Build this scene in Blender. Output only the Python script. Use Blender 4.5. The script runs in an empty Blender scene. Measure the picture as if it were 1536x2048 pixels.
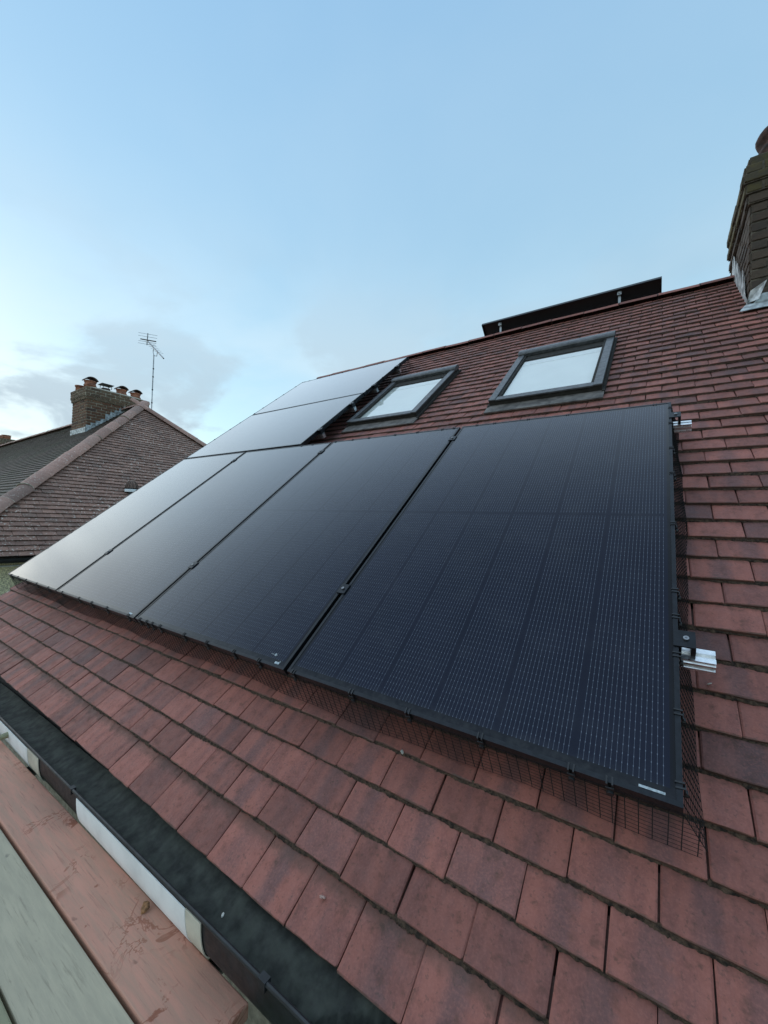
import bpy, math, random
from mathutils import Vector, Matrix
random.seed(7)
R = math.radians
scene = bpy.context.scene
col = scene.collection

# ------------------------------------------------------------------ camera
cam_d = bpy.data.cameras.new('camera')
cam_d.sensor_fit = 'VERTICAL'; cam_d.sensor_height = 36.0
cam_d.lens = 36.0 * 796.8 / 2048.0
cam_d.clip_start = 0.02; cam_d.clip_end = 2000
cam = bpy.data.objects.new('camera', cam_d); col.objects.link(cam)
c_r = Vector((0.8237656, 0.56606738, 0.03127235)); c_d = Vector((0.01192648, 0.03784548, -0.99921243)); c_f = Vector((-0.56680508, 0.8234898, 0.02442461))
CAM = Vector((-0.04806942, -0.99795718, 0.54447671))
cam.matrix_world = Matrix(((c_r.x, -c_d.x, -c_f.x, CAM.x), (c_r.y, -c_d.y, -c_f.y, CAM.y), (c_r.z, -c_d.z, -c_f.z, CAM.z), (0, 0, 0, 1)))
scene.camera = cam

# ------------------------------------------------------------------ sky, sun, exposure
SUN_DIR = Vector((-0.97, -0.12, 0.21)).normalized()      # towards the sun: low on the left, out of frame, behind thin cloud
world = bpy.data.worlds.new('World'); scene.world = world; world.use_nodes = True
wt = world.node_tree; wt.nodes.clear()
def wn(t, **k):
    n = wt.nodes.new(t)
    for a, b in k.items(): setattr(n, a, b)
    return n
wo = wn('ShaderNodeOutputWorld'); wb = wn('ShaderNodeBackground'); wb.inputs['Strength'].default_value = 0.12
sky = wn('ShaderNodeTexSky'); sky.sky_type = 'NISHITA'; sky.sun_disc = False
sky.sun_elevation = math.asin(SUN_DIR.z); sky.sun_rotation = math.atan2(SUN_DIR.x, SUN_DIR.y)
sky.altitude = 60; sky.air_density = 1.0; sky.dust_density = 0.5; sky.ozone_density = 1.0
tc = wn('ShaderNodeTexCoord'); sep = wn('ShaderNodeSeparateXYZ'); wt.links.new(tc.outputs['Generated'], sep.inputs[0])
def wm(op, a, b=None, c=None, clamp=False):
    n = wn('ShaderNodeMath', operation=op, use_clamp=clamp)
    for i, v in enumerate((a, b, c)):
        if v is None: continue
        if isinstance(v, (int, float)): n.inputs[i].default_value = v
        else: wt.links.new(v, n.inputs[i])
    return n.outputs[0]
zc = wm('MAXIMUM', sep.outputs['Z'], 0.0)
den = wm('ADD', zc, 0.22)
comb = wn('ShaderNodeCombineXYZ')
wt.links.new(wm('DIVIDE', sep.outputs['X'], den), comb.inputs[0]); wt.links.new(wm('DIVIDE', sep.outputs['Y'], den), comb.inputs[1])
def cloud(scale, off, detail, lo, hi, dist=0.3):
    mp = wn('ShaderNodeMapping'); mp.inputs['Location'].default_value = off; wt.links.new(comb.outputs[0], mp.inputs['Vector'])
    n = wn('ShaderNodeTexNoise'); n.inputs['Scale'].default_value = scale; n.inputs['Detail'].default_value = detail
    n.inputs['Roughness'].default_value = 0.55; n.inputs['Distortion'].default_value = dist
    wt.links.new(mp.outputs[0], n.inputs['Vector'])
    m = wn('ShaderNodeMapRange'); m.interpolation_type = 'SMOOTHSTEP'
    m.inputs['From Min'].default_value = lo; m.inputs['From Max'].default_value = hi
    wt.links.new(n.outputs['Fac'], m.inputs['Value']); return m.outputs[0]
low = wn('ShaderNodeMapRange'); low.interpolation_type = 'SMOOTHSTEP'
low.inputs['From Min'].default_value = 0.62; low.inputs['From Max'].default_value = 0.12; wt.links.new(zc, low.inputs['Value'])
high = wm('ADD', wm('MULTIPLY', low.outputs[0], 0.85), 0.10)
veil = wm('MULTIPLY', cloud(1.1, (0.5, 5.1, 0), 5, 0.36, 0.62), high)
grey = wm('MULTIPLY', cloud(2.0, (5.1, 0.5, 0), 7, 0.44, 0.60), low.outputs[0])
def wmix(f, a, b):
    n = wn('ShaderNodeMix', data_type='RGBA')
    wt.links.new(f, n.inputs['Factor'])
    for s, v in (('A', a), ('B', b)):
        sk = [i for i in n.inputs if i.name == s and i.type == 'RGBA'][0]
        if isinstance(v, tuple): sk.default_value = (*v, 1)
        else: wt.links.new(v, sk)
    return [o for o in n.outputs if o.type == 'RGBA'][0]
grad = wn('ShaderNodeMapRange'); grad.inputs['From Min'].default_value = 0.85; grad.inputs['From Max'].default_value = 0.15; wt.links.new(zc, grad.inputs['Value'])
thin = wmix(grad.outputs[0], (1.66, 3.02, 4.45), (2.55, 3.88, 4.30))          # thin high cloud veiling the blue
mixf = wn('ShaderNodeValue'); mixf.outputs[0].default_value = 0.66
haze_base = wmix(mixf.outputs[0], sky.outputs[0], thin)
c1 = wmix(wm('MULTIPLY', veil, 0.70), haze_base, (3.5, 4.1, 4.4))
c2 = wmix(wm('MULTIPLY', grey, 0.85), c1, (2.05, 2.55, 2.95))
wt.links.new(c2, wb.inputs['Color']); wt.links.new(wb.outputs[0], wo.inputs['Surface'])

sun_d = bpy.data.lights.new('sun', 'SUN'); sun_d.energy = 0.6; sun_d.angle = R(175); sun_d.color = (1.0, 0.98, 0.95)
sun = bpy.data.objects.new('sun', sun_d); col.objects.link(sun)
sun.rotation_euler = SUN_DIR.to_track_quat('Z', 'Y').to_euler()
scene.view_settings.view_transform = 'Standard'; scene.view_settings.look = 'None'
scene.view_settings.exposure = 0.95; scene.view_settings.gamma = 1.0

# ------------------------------------------------------------------ helpers
TH = R(39); CS, SN = math.cos(TH), math.sin(TH)
H0 = -0.15                       # tile surface below the panel glass
def RP(u, v, w): return Vector((u, v * CS - w * SN, v * SN + w * CS))
def tag(o, label=None, cat=None, group=None, kind=None):
    if label: o['label'] = label
    if cat: o['category'] = cat
    if group: o['group'] = group
    if kind: o['kind'] = kind
    return o
def empty(name, loc=(0, 0, 0), rot=(0, 0, 0)):
    o = bpy.data.objects.new(name, None); o.empty_display_size = 0.05
    o.location = loc; o.rotation_euler = rot; col.objects.link(o); return o
def link(name, me, parent=None, loc=None, rot=None):
    o = bpy.data.objects.new(name, me); col.objects.link(o)
    if parent: o.parent = parent
    if loc is not None: o.location = loc
    if rot is not None: o.rotation_euler = rot
    return o
class MB:
    def __init__(s): s.v = []; s.f = []; s.uv = []; s.att = []
    def quad(s, pts, uv=None):
        b = len(s.v); s.v += [tuple(p) for p in pts]; s.f.append(tuple(range(b, b + len(pts))))
    def add(s, vs, fs):
        b = len(s.v); s.v += [tuple(p) for p in vs]; s.f += [tuple(b + i for i in f) for f in fs]
    def box(s, x0, x1, y0, y1, z0, z1, M=None):
        vs = [(x0, y0, z0), (x1, y0, z0), (x1, y1, z0), (x0, y1, z0), (x0, y0, z1), (x1, y0, z1), (x1, y1, z1), (x0, y1, z1)]
        if M is not None: vs = [M @ Vector(p) for p in vs]
        s.add(vs, [(0, 3, 2, 1), (4, 5, 6, 7), (0, 1, 5, 4), (1, 2, 6, 5), (2, 3, 7, 6), (3, 0, 4, 7)])
    def tube(s, a, b, r, n=8, r2=None, cap=True):
        a = Vector(a); b = Vector(b); r2 = r if r2 is None else r2
        d = (b - a).normalized(); p = d.orthogonal().normalized(); q = d.cross(p)
        A = [a + (p * math.cos(2 * math.pi * i / n) + q * math.sin(2 * math.pi * i / n)) * r for i in range(n)]
        B = [b + (p * math.cos(2 * math.pi * i / n) + q * math.sin(2 * math.pi * i / n)) * r2 for i in range(n)]
        fs = [(i, (i + 1) % n, n + (i + 1) % n, n + i) for i in range(n)]
        if cap: fs += [tuple(range(n))[::-1], tuple(range(n, 2 * n))]
        s.add(A + B, fs)
    def path(s, pts, r, n=3):
        for a, b in zip(pts[:-1], pts[1:]): s.tube(a, b, r, n, cap=False)
    def lathe(s, prof, n=20, c=(0, 0, 0)):
        vs = [(c[0] + r * math.cos(2 * math.pi * i / n), c[1] + r * math.sin(2 * math.pi * i / n), c[2] + z) for r, z in prof for i in range(n)]
        fs = [(j * n + i, j * n + (i + 1) % n, (j + 1) * n + (i + 1) % n, (j + 1) * n + i) for j in range(len(prof) - 1) for i in range(n)]
        s.add(vs, fs)
    def extrude(s, prof, x0, x1, cap=True):       # closed profile (y, z) swept along x
        n = len(prof)
        vs = [(x0, y, z) for y, z in prof] + [(x1, y, z) for y, z in prof]
        fs = [(i, (i + 1) % n, n + (i + 1) % n, n + i) for i in range(n)]
        if cap: fs += [tuple(range(n))[::-1], tuple(range(n, 2 * n))]
        s.add(vs, fs)
    def mesh(s, name, mat, smooth=False):
        me = bpy.data.meshes.new(name); me.from_pydata(s.v, [], s.f); me.update()
        if mat: me.materials.append(mat)
        if smooth: me.polygons.foreach_set('use_smooth', [True] * len(me.polygons))
        return me
    def build(s, name, mat, parent=None, smooth=False, bevel=0):
        me = s.mesh(name, mat, smooth); o = link(name, me, parent)
        if bevel:
            m = o.modifiers.new('bevel', 'BEVEL'); m.width = bevel; m.segments = 2; m.limit_method = 'ANGLE'
        return o

# ------------------------------------------------------------------ materials
def new_mat(name):
    m = bpy.data.materials.new(name); m.use_nodes = True
    nt = m.node_tree; bs = nt.nodes['Principled BSDF']; return m, nt, bs
class NT:
    def __init__(s, nt): s.nt = nt
    def n(s, t, **k):
        x = s.nt.nodes.new(t)
        for a, b in k.items(): setattr(x, a, b)
        return x
    def set(s, sock, v):
        if isinstance(v, (int, float)): sock.default_value = v
        elif isinstance(v, tuple): sock.default_value = (*v, 1) if (len(v) == 3 and sock.type == 'RGBA') else v
        else: s.nt.links.new(v, sock)
    def m(s, op, a, b=None, c=None, clamp=False):
        x = s.n('ShaderNodeMath', operation=op, use_clamp=clamp)
        for i, v in enumerate((a, b, c)):
            if v is not None: s.set(x.inputs[i], v)
        return x.outputs[0]
    def mix(s, f, a, b, mode='MIX'):
        x = s.n('ShaderNodeMix', data_type='RGBA', blend_type=mode)
        s.set(x.inputs['Factor'], f)
        s.set([i for i in x.inputs if i.name == 'A' and i.type == 'RGBA'][0], a)
        s.set([i for i in x.inputs if i.name == 'B' and i.type == 'RGBA'][0], b)
        return [o for o in x.outputs if o.type == 'RGBA'][0]
    def noise(s, vec, scale, detail=4, rough=0.55, dist=0.0):
        x = s.n('ShaderNodeTexNoise'); s.set(x.inputs['Scale'], scale); s.set(x.inputs['Detail'], detail)
        s.set(x.inputs['Roughness'], rough); s.set(x.inputs['Distortion'], dist)
        if vec is not None: s.set(x.inputs['Vector'], vec)
        return x.outputs['Fac']
    def ramp(s, v, lo, hi, a=0.0, b=1.0):
        x = s.n('ShaderNodeMapRange', interpolation_type='SMOOTHSTEP')
        s.set(x.inputs['Value'], v); s.set(x.inputs['From Min'], lo); s.set(x.inputs['From Max'], hi)
        s.set(x.inputs['To Min'], a); s.set(x.inputs['To Max'], b); return x.outputs[0]
    def mapping(s, vec, rot=(0, 0, 0), scale=(1, 1, 1), loc=(0, 0, 0)):
        x = s.n('ShaderNodeMapping'); s.set(x.inputs['Vector'], vec)
        x.inputs['Rotation'].default_value = rot; x.inputs['Scale'].default_value = scale; x.inputs['Location'].default_value = loc
        return x.outputs[0]
    def pos(s): return s.n('ShaderNodeNewGeometry').outputs['Position']
    def obj(s): return s.n('ShaderNodeTexCoord').outputs['Object']
    def bump(s, h, strength, dist, bs, normal=None):
        x = s.n('ShaderNodeBump'); s.set(x.inputs['Strength'], strength); s.set(x.inputs['Distance'], dist); s.set(x.inputs['Height'], h)
        if normal is not None: s.set(x.inputs['Normal'], normal)
        s.nt.links.new(x.outputs[0], bs.inputs['Normal']); return x.outputs[0]
    def rnd(s):
        a = s.n('ShaderNodeAttribute', attribute_name='tv').outputs['Fac']; r = s.n('ShaderNodeObjectInfo').outputs['Random']
        return s.m('FRACT', s.m('ADD', a, r))
def simple(name, colr, rough=0.6, metal=0.0, var=0.12, scale=30, bump=0.0, spec=None, coord='pos'):
    m, nt, bs = new_mat(name); N = NT(nt)
    v = N.pos() if coord == 'pos' else N.obj()
    f = N.noise(v, scale, 5)
    dark = tuple(c * (1 - var * 2) for c in colr); lite = tuple(min(1, c * (1 + var * 1.4)) for c in colr)
    nt.links.new(N.mix(N.ramp(f, 0.3, 0.7), dark, lite), bs.inputs['Base Color'])
    nt.links.new(N.ramp(N.noise(v, scale * 2.3, 3), 0.2, 0.8, max(0, rough - 0.1), min(1, rough + 0.1)), bs.inputs['Roughness'])
    bs.inputs['Metallic'].default_value = metal
    if spec is not None: bs.inputs['Specular IOR Level'].default_value = spec
    if bump: N.bump(N.noise(v, scale * 3, 4), bump, 0.004, bs)
    return m
def tile_mat(name, base, alt, grey, dirt, rot, rough=0.7, lichen=0.0, band=0.55, mossy=None):
    m, nt, bs = new_mat(name); N = NT(nt)
    P = N.mapping(N.pos(), rot=rot); r = N.rnd()
    off = N.n('ShaderNodeCombineXYZ'); N.set(off.inputs[0], N.m('MULTIPLY', r, 17.3)); N.set(off.inputs[1], N.m('MULTIPLY', r, 41.1)); N.set(off.inputs[2], N.m('MULTIPLY', r, 9.7))
    va = N.n('ShaderNodeVectorMath', operation='ADD'); N.set(va.inputs[0], P); N.set(va.inputs[1], off.outputs[0])
    Q = va.outputs[0]
    st = N.noise(N.mapping(Q, scale=(1, 0.22, 1)), 26, 5, 0.6)
    fine = N.noise(Q, 190, 4, 0.65); mid = N.noise(Q, 34, 4, 0.6); big = N.noise(P, 1.6, 3)
    uv = N.n('ShaderNodeTexCoord').outputs['UV']; sx = N.n('ShaderNodeSeparateXYZ'); N.set(sx.inputs[0], uv)
    c = N.mix(N.ramp(st, 0.36, 0.66), base, alt)
    c = N.mix(N.m('MULTIPLY', N.ramp(r, 0.78, 1.0), 0.55), c, grey)                      # some tiles duller
    # rain stain running down from the joint of the course above
    bx = N.m('ABSOLUTE', N.m('SUBTRACT', N.m('ADD', sx.outputs[0], N.m('MULTIPLY', N.m('SUBTRACT', mid, 0.5), 0.22)), N.m('ADD', 0.42, N.m('MULTIPLY', r, 0.16))))
    bd = N.m('MULTIPLY', N.ramp(bx, 0.25, 0.06), N.m('MULTIPLY', N.ramp(N.m('FRACT', N.m('MULTIPLY', r, 7.13)), 0.1, 0.8), band))
    c = N.mix(bd, c, grey)
    c = N.mix(N.m('MULTIPLY', N.ramp(fine, 0.42, 0.70), 0.26), c, tuple(min(1, x * 1.45 + .02) for x in base))
    c = N.mix(N.m('MULTIPLY', N.ramp(N.noise(Q, 120, 3, 0.6), 0.56, 0.70), 0.45), c, dirt)
    c = N.mix(N.m('MULTIPLY', N.ramp(mid, 0.54, 0.75), 0.45), c, dirt)
    # brown tint towards the head of each tile and along its lower edge
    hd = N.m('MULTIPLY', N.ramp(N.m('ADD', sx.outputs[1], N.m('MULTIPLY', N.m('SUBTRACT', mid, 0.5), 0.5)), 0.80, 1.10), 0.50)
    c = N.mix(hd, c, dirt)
    ed = N.m('MULTIPLY', N.ramp(N.m('ADD', sx.outputs[1], N.m('MULTIPLY', N.m('SUBTRACT', mid, 0.5), 0.10)), 0.035, -0.01), 0.85)
    c = N.mix(ed, c, dirt)
    if mossy: c = N.mix(N.m('MULTIPLY', N.ramp(N.noise(P, 0.9, 4), 0.38, 0.62), 0.75), c, mossy)
    if lichen:
        sp = N.ramp(N.noise(Q, 30, 3, 0.7), 0.59, 0.65); zone = N.ramp(N.noise(P, 1.1, 2), 0.3, 0.6, 0.35, 1)
        c = N.mix(N.m('MULTIPLY', N.m('MULTIPLY', sp, zone), lichen), c, (0.80, 0.74, 0.64))
    else:
        sp = N.ramp(N.noise(P, 22, 2, 0.4), 0.80, 0.83)
        c = N.mix(N.m('MULTIPLY', sp, 0.5), c, (0.42, 0.30, 0.26))
    val = N.m('ADD', 0.74, N.m('ADD', N.m('MULTIPLY', N.m('FRACT', N.m('MULTIPLY', r, 5.37)), 0.42), N.m('MULTIPLY', N.m('SUBTRACT', big, 0.5), 0.5)))
    hs = N.n('ShaderNodeHueSaturation'); N.set(hs.inputs['Color'], c); N.set(hs.inputs['Value'], val)
    nt.links.new(hs.outputs[0], bs.inputs['Base Color'])
    nt.links.new(N.ramp(mid, 0.2, 0.8, rough - 0.12, rough + 0.12), bs.inputs['Roughness'])
    b1 = N.bump(fine, 0.35, 0.0012, bs); N.bump(N.noise(Q, 18, 4), 0.35, 0.006, bs, b1)
    return m

ROT = (-TH, 0, 0)
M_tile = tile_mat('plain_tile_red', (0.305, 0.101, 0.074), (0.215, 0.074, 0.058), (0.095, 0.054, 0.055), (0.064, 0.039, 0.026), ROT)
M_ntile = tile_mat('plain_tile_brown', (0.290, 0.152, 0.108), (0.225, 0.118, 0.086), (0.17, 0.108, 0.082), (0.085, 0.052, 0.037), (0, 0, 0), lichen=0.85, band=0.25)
M_nfront = tile_mat('plain_tile_mossy_shaded', (0.092, 0.054, 0.036), (0.074, 0.045, 0.031), (0.060, 0.042, 0.029), (0.030, 0.021, 0.013), (0, 0, 0), lichen=0.12, band=0.2, mossy=(0.044, 0.040, 0.016))  # mossy front slope; its shade is also darkened into the base colours
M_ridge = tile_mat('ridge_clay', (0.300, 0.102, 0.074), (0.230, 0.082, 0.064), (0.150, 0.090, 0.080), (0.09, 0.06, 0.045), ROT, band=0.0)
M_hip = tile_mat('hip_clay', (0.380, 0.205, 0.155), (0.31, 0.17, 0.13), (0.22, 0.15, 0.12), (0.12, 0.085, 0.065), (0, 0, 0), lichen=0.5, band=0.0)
M_under = simple('underlay', (0.035, 0.028, 0.025), 0.9)
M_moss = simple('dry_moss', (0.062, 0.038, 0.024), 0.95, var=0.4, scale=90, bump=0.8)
M_gmoss = simple('gutter_silt', (0.027, 0.029, 0.023), 0.9, var=0.3, scale=22, bump=0.12)
M_frame = simple('anodised_black', (0.018, 0.020, 0.024), 0.38, 0.6, scale=60)
M_black = simple('black_plastic', (0.014, 0.014, 0.016), 0.45, scale=60)
M_gut = simple('gutter_black', (0.012, 0.013, 0.015), 0.5, scale=20, var=0.25)
M_wire = simple('coated_wire', (0.006, 0.0055, 0.006), 0.85, scale=60)
M_alu = simple('aluminium', (0.80, 0.81, 0.82), 0.34, 1.0, var=0.05, scale=50)
M_bolt = simple('bolt_steel', (0.30, 0.30, 0.31), 0.4, 1.0)
M_wgrey = simple('skylight_metal', (0.085, 0.087, 0.092), 0.42, 0.2, var=0.15, scale=25)
M_wdark = simple('skylight_dark', (0.040, 0.036, 0.032), 0.8, scale=25, spec=0.2)
M_lead = simple('lead', (0.135, 0.120, 0.110), 0.75, 0.0, var=0.25, scale=14, bump=0.2)
M_leadw = simple('lead_pale', (0.50, 0.53, 0.54), 0.65, 0.1, var=0.3, scale=16, bump=0.3)
M_blind = simple('blind_white', (0.88, 0.89, 0.85), 0.8, var=0.02, scale=4)
M_white = simple('white_plastic', (0.80, 0.81, 0.79), 0.5, var=0.06, scale=9)
M_cream = simple('cream_plastic', (0.56, 0.53, 0.43), 0.55, var=0.1, scale=12)
M_terra = simple('terracotta', (0.33, 0.125, 0.070), 0.75, var=0.25, scale=12)
M_terrad = simple('terracotta_sooty', (0.085, 0.055, 0.045), 0.85, var=0.3, scale=12)
M_mortar = simple('mortar', (0.40, 0.355, 0.275), 0.95, var=0.3, scale=25, bump=0.5)
M_render = simple('pebbledash', (0.80, 0.68, 0.44), 0.95, var=0.25, scale=55, bump=0.4)
M_wall = simple('house_wall', (0.30, 0.27, 0.22), 0.95, var=0.2, scale=20, bump=0.6)
M_label = simple('label_white', (0.42, 0.47, 0.50), 0.5, var=0.2, scale=120)
M_galv = simple('galvanised', (0.34, 0.36, 0.38), 0.45, 0.7, var=0.2, scale=12)
M_chip = simple('stone_chip', (0.48, 0.30, 0.25), 0.8, var=0.2, scale=80)
M_leaf = simple('dead_leaf', (0.23, 0.11, 0.045), 0.8, var=0.4, scale=60)
M_debris = simple('pale_debris', (0.55, 0.52, 0.46), 0.8, var=0.2, scale=90)

def brick_mat(name, a, b, c, moss=None):
    m, nt, bs = new_mat(name); N = NT(nt); r = N.rnd(); P = N.pos()
    colr = N.mix(N.ramp(r, 0.1, 0.6), a, b); colr = N.mix(N.ramp(r, 0.65, 0.95), colr, c)
    colr = N.mix(N.m('MULTIPLY', N.ramp(N.noise(P, 18, 5), 0.45, 0.7), 0.6), colr, (0.05, 0.042, 0.034))
    if moss: colr = N.mix(N.m('MULTIPLY', N.ramp(N.noise(P, 6, 5), 0.42, 0.62), moss[1]), colr, moss[0])
    nt.links.new(colr, bs.inputs['Base Color']); bs.inputs['Roughness'].default_value = 0.9
    N.bump(N.noise(P, 70, 5), 0.6, 0.006, bs); return m
M_brick = brick_mat('stock_brick', (0.165, 0.074, 0.042), (0.190, 0.102, 0.058), (0.09, 0.050, 0.036))
M_brickm = brick_mat('mossy_brick', (0.155, 0.090, 0.056), (0.185, 0.125, 0.078), (0.10, 0.06, 0.042), ((0.115, 0.088, 0.052), 0.4))
M_brickd = brick_mat('sooty_brick', (0.072, 0.048, 0.034), (0.085, 0.060, 0.042), (0.058, 0.042, 0.032))
M_brickg = brick_mat('algae_brick', (0.070, 0.052, 0.030), (0.080, 0.062, 0.034), (0.055, 0.044, 0.026), ((0.098, 0.074, 0.018), 0.85))
M_mortard = simple('sooty_mortar', (0.105, 0.088, 0.066), 0.95, var=0.3, scale=25, bump=0.5)
M_terram = simple('terracotta_dark', (0.055, 0.024, 0.018), 0.85, var=0.4, scale=14)

def wood_mat(name, a, b, stain=None, stain_amt=0.0, cracks=True, marks=None):
    m, nt, bs = new_mat(name); N = NT(nt); P = N.obj()
    g = N.noise(N.mapping(P, scale=(0.10, 1, 1)), 60, 6, 0.65, 0.4)
    w = N.noise(N.mapping(P, scale=(0.3, 1, 1)), 9, 4, 0.6, 0.6)
    c = N.mix(N.ramp(g, 0.36, 0.64), b, a)
    c = N.mix(N.m('MULTIPLY', N.ramp(N.noise(N.mapping(P, scale=(0.05, 1, 1)), 140, 4, 0.7), 0.54, 0.70), 0.55), c, tuple(x * 0.42 for x in a))
    c = N.mix(N.m('MULTIPLY', N.ramp(w, 0.35, 0.7), 0.4), c, tuple(x * 0.78 for x in a))
    if stain:
        warp = N.noise(P, 9, 4, 0.65, 0.9)
        line = N.m('MULTIPLY', N.ramp(N.m('ABSOLUTE', N.m('SUBTRACT', warp, 0.5)), 0.030, 0.003), 0.7)
        zone = N.ramp(N.noise(N.mapping(P, scale=(0.8, 1, 1), loc=(0.37, 0, 0)), 4.2, 2), 0.50, 0.60)
        blot = N.ramp(N.noise(N.mapping(P, loc=(0.2, 0.6, 0)), 11, 5, 0.65, 0.5), 0.635, 0.69)
        c = N.mix(N.m('MULTIPLY', N.m('MAXIMUM', N.m('MULTIPLY', line, zone), N.m('MULTIPLY', blot, 0.9)), stain_amt), c, stain)
    sp = N.ramp(N.noise(N.mapping(P, scale=(0.5, 1, 1), loc=(3, 1, 0)), 24, 3, 0.5), 0.70, 0.76)
    c = N.mix(N.m('MULTIPLY', sp, 0.6), c, marks or tuple(x * 0.35 for x in a))
    nt.links.new(c, bs.inputs['Base Color']); bs.inputs['Roughness'].default_value = 0.82
    b1 = N.bump(g, 0.3, 0.002, bs); N.bump(N.noise(P, 160, 4), 0.3, 0.0015, bs, b1)
    return m
M_plank = wood_mat('stained_timber', (0.54, 0.255, 0.180), (0.43, 0.240, 0.170), (0.23, 0.065, 0.030), 0.9)
M_board = wood_mat('weathered_board', (0.47, 0.40, 0.285), (0.40, 0.345, 0.25), None, 0, marks=(0.14, 0.12, 0.10))
M_board2 = wood_mat('mossy_board', (0.30, 0.28, 0.17), (0.25, 0.24, 0.15), None, 0)

def glass_panel_mat():
    m, nt, bs = new_mat('solar_cells'); N = NT(nt)
    uv = N.n('ShaderNodeTexCoord').outputs['UV']; s = N.n('ShaderNodeSeparateXYZ'); N.set(s.inputs[0], uv)
    x, y = s.outputs[0], s.outputs[1]                      # metres, x across, y along
    cx = N.m('MODULO', N.m('SUBTRACT', x, 0.021), 0.182)
    a = N.m('SUBTRACT', cx, 0.0102 - 0.00535)
    d = N.m('ABSOLUTE', N.m('SUBTRACT', N.m('MODULO', a, 0.0107), 0.00535))
    line = N.m('LESS_THAN', d, 0.00042)
    ins = N.m('MULTIPLY', N.m('GREATER_THAN', a, 0.0), N.m('LESS_THAN', a, 0.1712))
    edge = N.m('MULTIPLY', N.m('MULTIPLY', N.m('GREATER_THAN', x, 0.021), N.m('LESS_THAN', x, 1.113)), N.m('MULTIPLY', N.m('GREATER_THAN', y, 0.030), N.m('LESS_THAN', y, 1.873)))
    midgap = N.m('GREATER_THAN', N.m('ABSOLUTE', N.m('SUBTRACT', y, 0.9515)), 0.007)
    cell = N.m('MODULO', N.m('SUBTRACT', y, 0.030), 0.1021)
    cg = N.m('LESS_THAN', cell, 0.0030)
    pad = N.m('LESS_THAN', N.m('ABSOLUTE', N.m('SUBTRACT', N.m('MODULO', y, 0.0204), 0.0102)), 0.0017)
    pd = N.m('MULTIPLY', pad, N.m('LESS_THAN', d, 0.0008))
    msk = N.m('MULTIPLY', N.m('MULTIPLY', ins, edge), midgap)
    lm = N.m('MULTIPLY', N.m('MAXIMUM', N.m('MULTIPLY', line, 0.62), pd), msk)
    vc = N.noise(N.mapping(uv, scale=(1, 1, 1)), 5, 2)
    cells = N.mix(N.ramp(vc, 0.3, 0.7), (0.0060, 0.0086, 0.0205), (0.0078, 0.0105, 0.0240))
    c = N.mix(N.m('MULTIPLY', edge, 1.0), (0.006, 0.0065, 0.009), cells)
    gap = N.m('MAXIMUM', N.m('SUBTRACT', 1.0, ins), N.m('MAXIMUM', cg, N.m('SUBTRACT', 1.0, midgap)))
    c = N.mix(N.m('MULTIPLY', gap, 0.25), c, (0.0058, 0.0080, 0.0185))
    c = N.mix(lm, c, (0.13, 0.15, 0.19))
    dust = N.ramp(N.noise(uv, 7, 6, 0.7), 0.45, 0.8)
    c = N.mix(N.m('MULTIPLY', dust, 0.018), c, (0.5, 0.5, 0.48))
    rim = N.m('MULTIPLY', N.ramp(N.m('ADD', y, N.m('MULTIPLY', N.noise(uv, 16, 4), 0.06)), 0.085, 0.03), N.ramp(N.noise(uv, 60, 3), 0.3, 0.7, 0.2, 1.0))
    c = N.mix(N.m('MULTIPLY', rim, 0.05), c, (0.45, 0.46, 0.44))
    nt.links.new(c, bs.inputs['Base Color'])
    bs.inputs['Roughness'].default_value = 0.6; bs.inputs['Specular IOR Level'].default_value = 0.0
    bp = N.bump(N.noise(uv, 1.3, 1), 0.02, 0.02, bs)
    gl = N.n('ShaderNodeBsdfGlossy'); nt.links.new(N.ramp(N.noise(uv, 3.5, 4), 0.3, 0.7, 0.07, 0.10), gl.inputs['Roughness']); nt.links.new(bp, gl.inputs['Normal'])
    lw = N.n('ShaderNodeLayerWeight'); lw.inputs[0].default_value = 0.5
    mx = N.n('ShaderNodeMixShader'); N.set(mx.inputs[0], N.m('ADD', 0.018, N.m('MULTIPLY', 2.1, N.m('POWER', lw.outputs['Facing'], 5.2)), clamp=True))
    nt.links.new(bs.outputs[0], mx.inputs[1]); nt.links.new(gl.outputs[0], mx.inputs[2]); nt.links.new(mx.outputs[0], nt.nodes['Material Output'].inputs[0])
    return m
M_cells = glass_panel_mat()
def pane_mat():
    m, nt, bs = new_mat('window_glass'); N = NT(nt); out = nt.nodes['Material Output']
    tr = N.n('ShaderNodeBsdfTransparent'); tr.inputs[0].default_value = (0.96, 0.98, 0.97, 1)
    gl = N.n('ShaderNodeBsdfGlossy'); gl.inputs['Roughness'].default_value = 0.02
    lw = N.n('ShaderNodeLayerWeight'); lw.inputs[0].default_value = 0.5
    mx = N.n('ShaderNodeMixShader'); nt.links.new(N.m('ADD', 0.26, N.m('MULTIPLY', 0.74, N.m('POWER', lw.outputs['Facing'], 5.0))), mx.inputs[0])
    nt.links.new(tr.outputs[0], mx.inputs[1]); nt.links.new(gl.outputs[0], mx.inputs[2]); nt.links.new(mx.outputs[0], out.inputs[0])
    nt.nodes.remove(bs); return m
M_pane = pane_mat()
def grass_mat():
    m, nt, bs = new_mat('lawn'); N = NT(nt); P = N.pos()
    c = N.mix(N.ramp(N.noise(P, 0.6, 6), 0.35, 0.65), (0.045, 0.075, 0.025), (0.085, 0.095, 0.04))
    nt.links.new(c, bs.inputs['Base Color']); bs.inputs['Roughness'].default_value = 0.95; N.bump(N.noise(P, 12, 6), 0.8, 0.05, bs); return m

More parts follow.
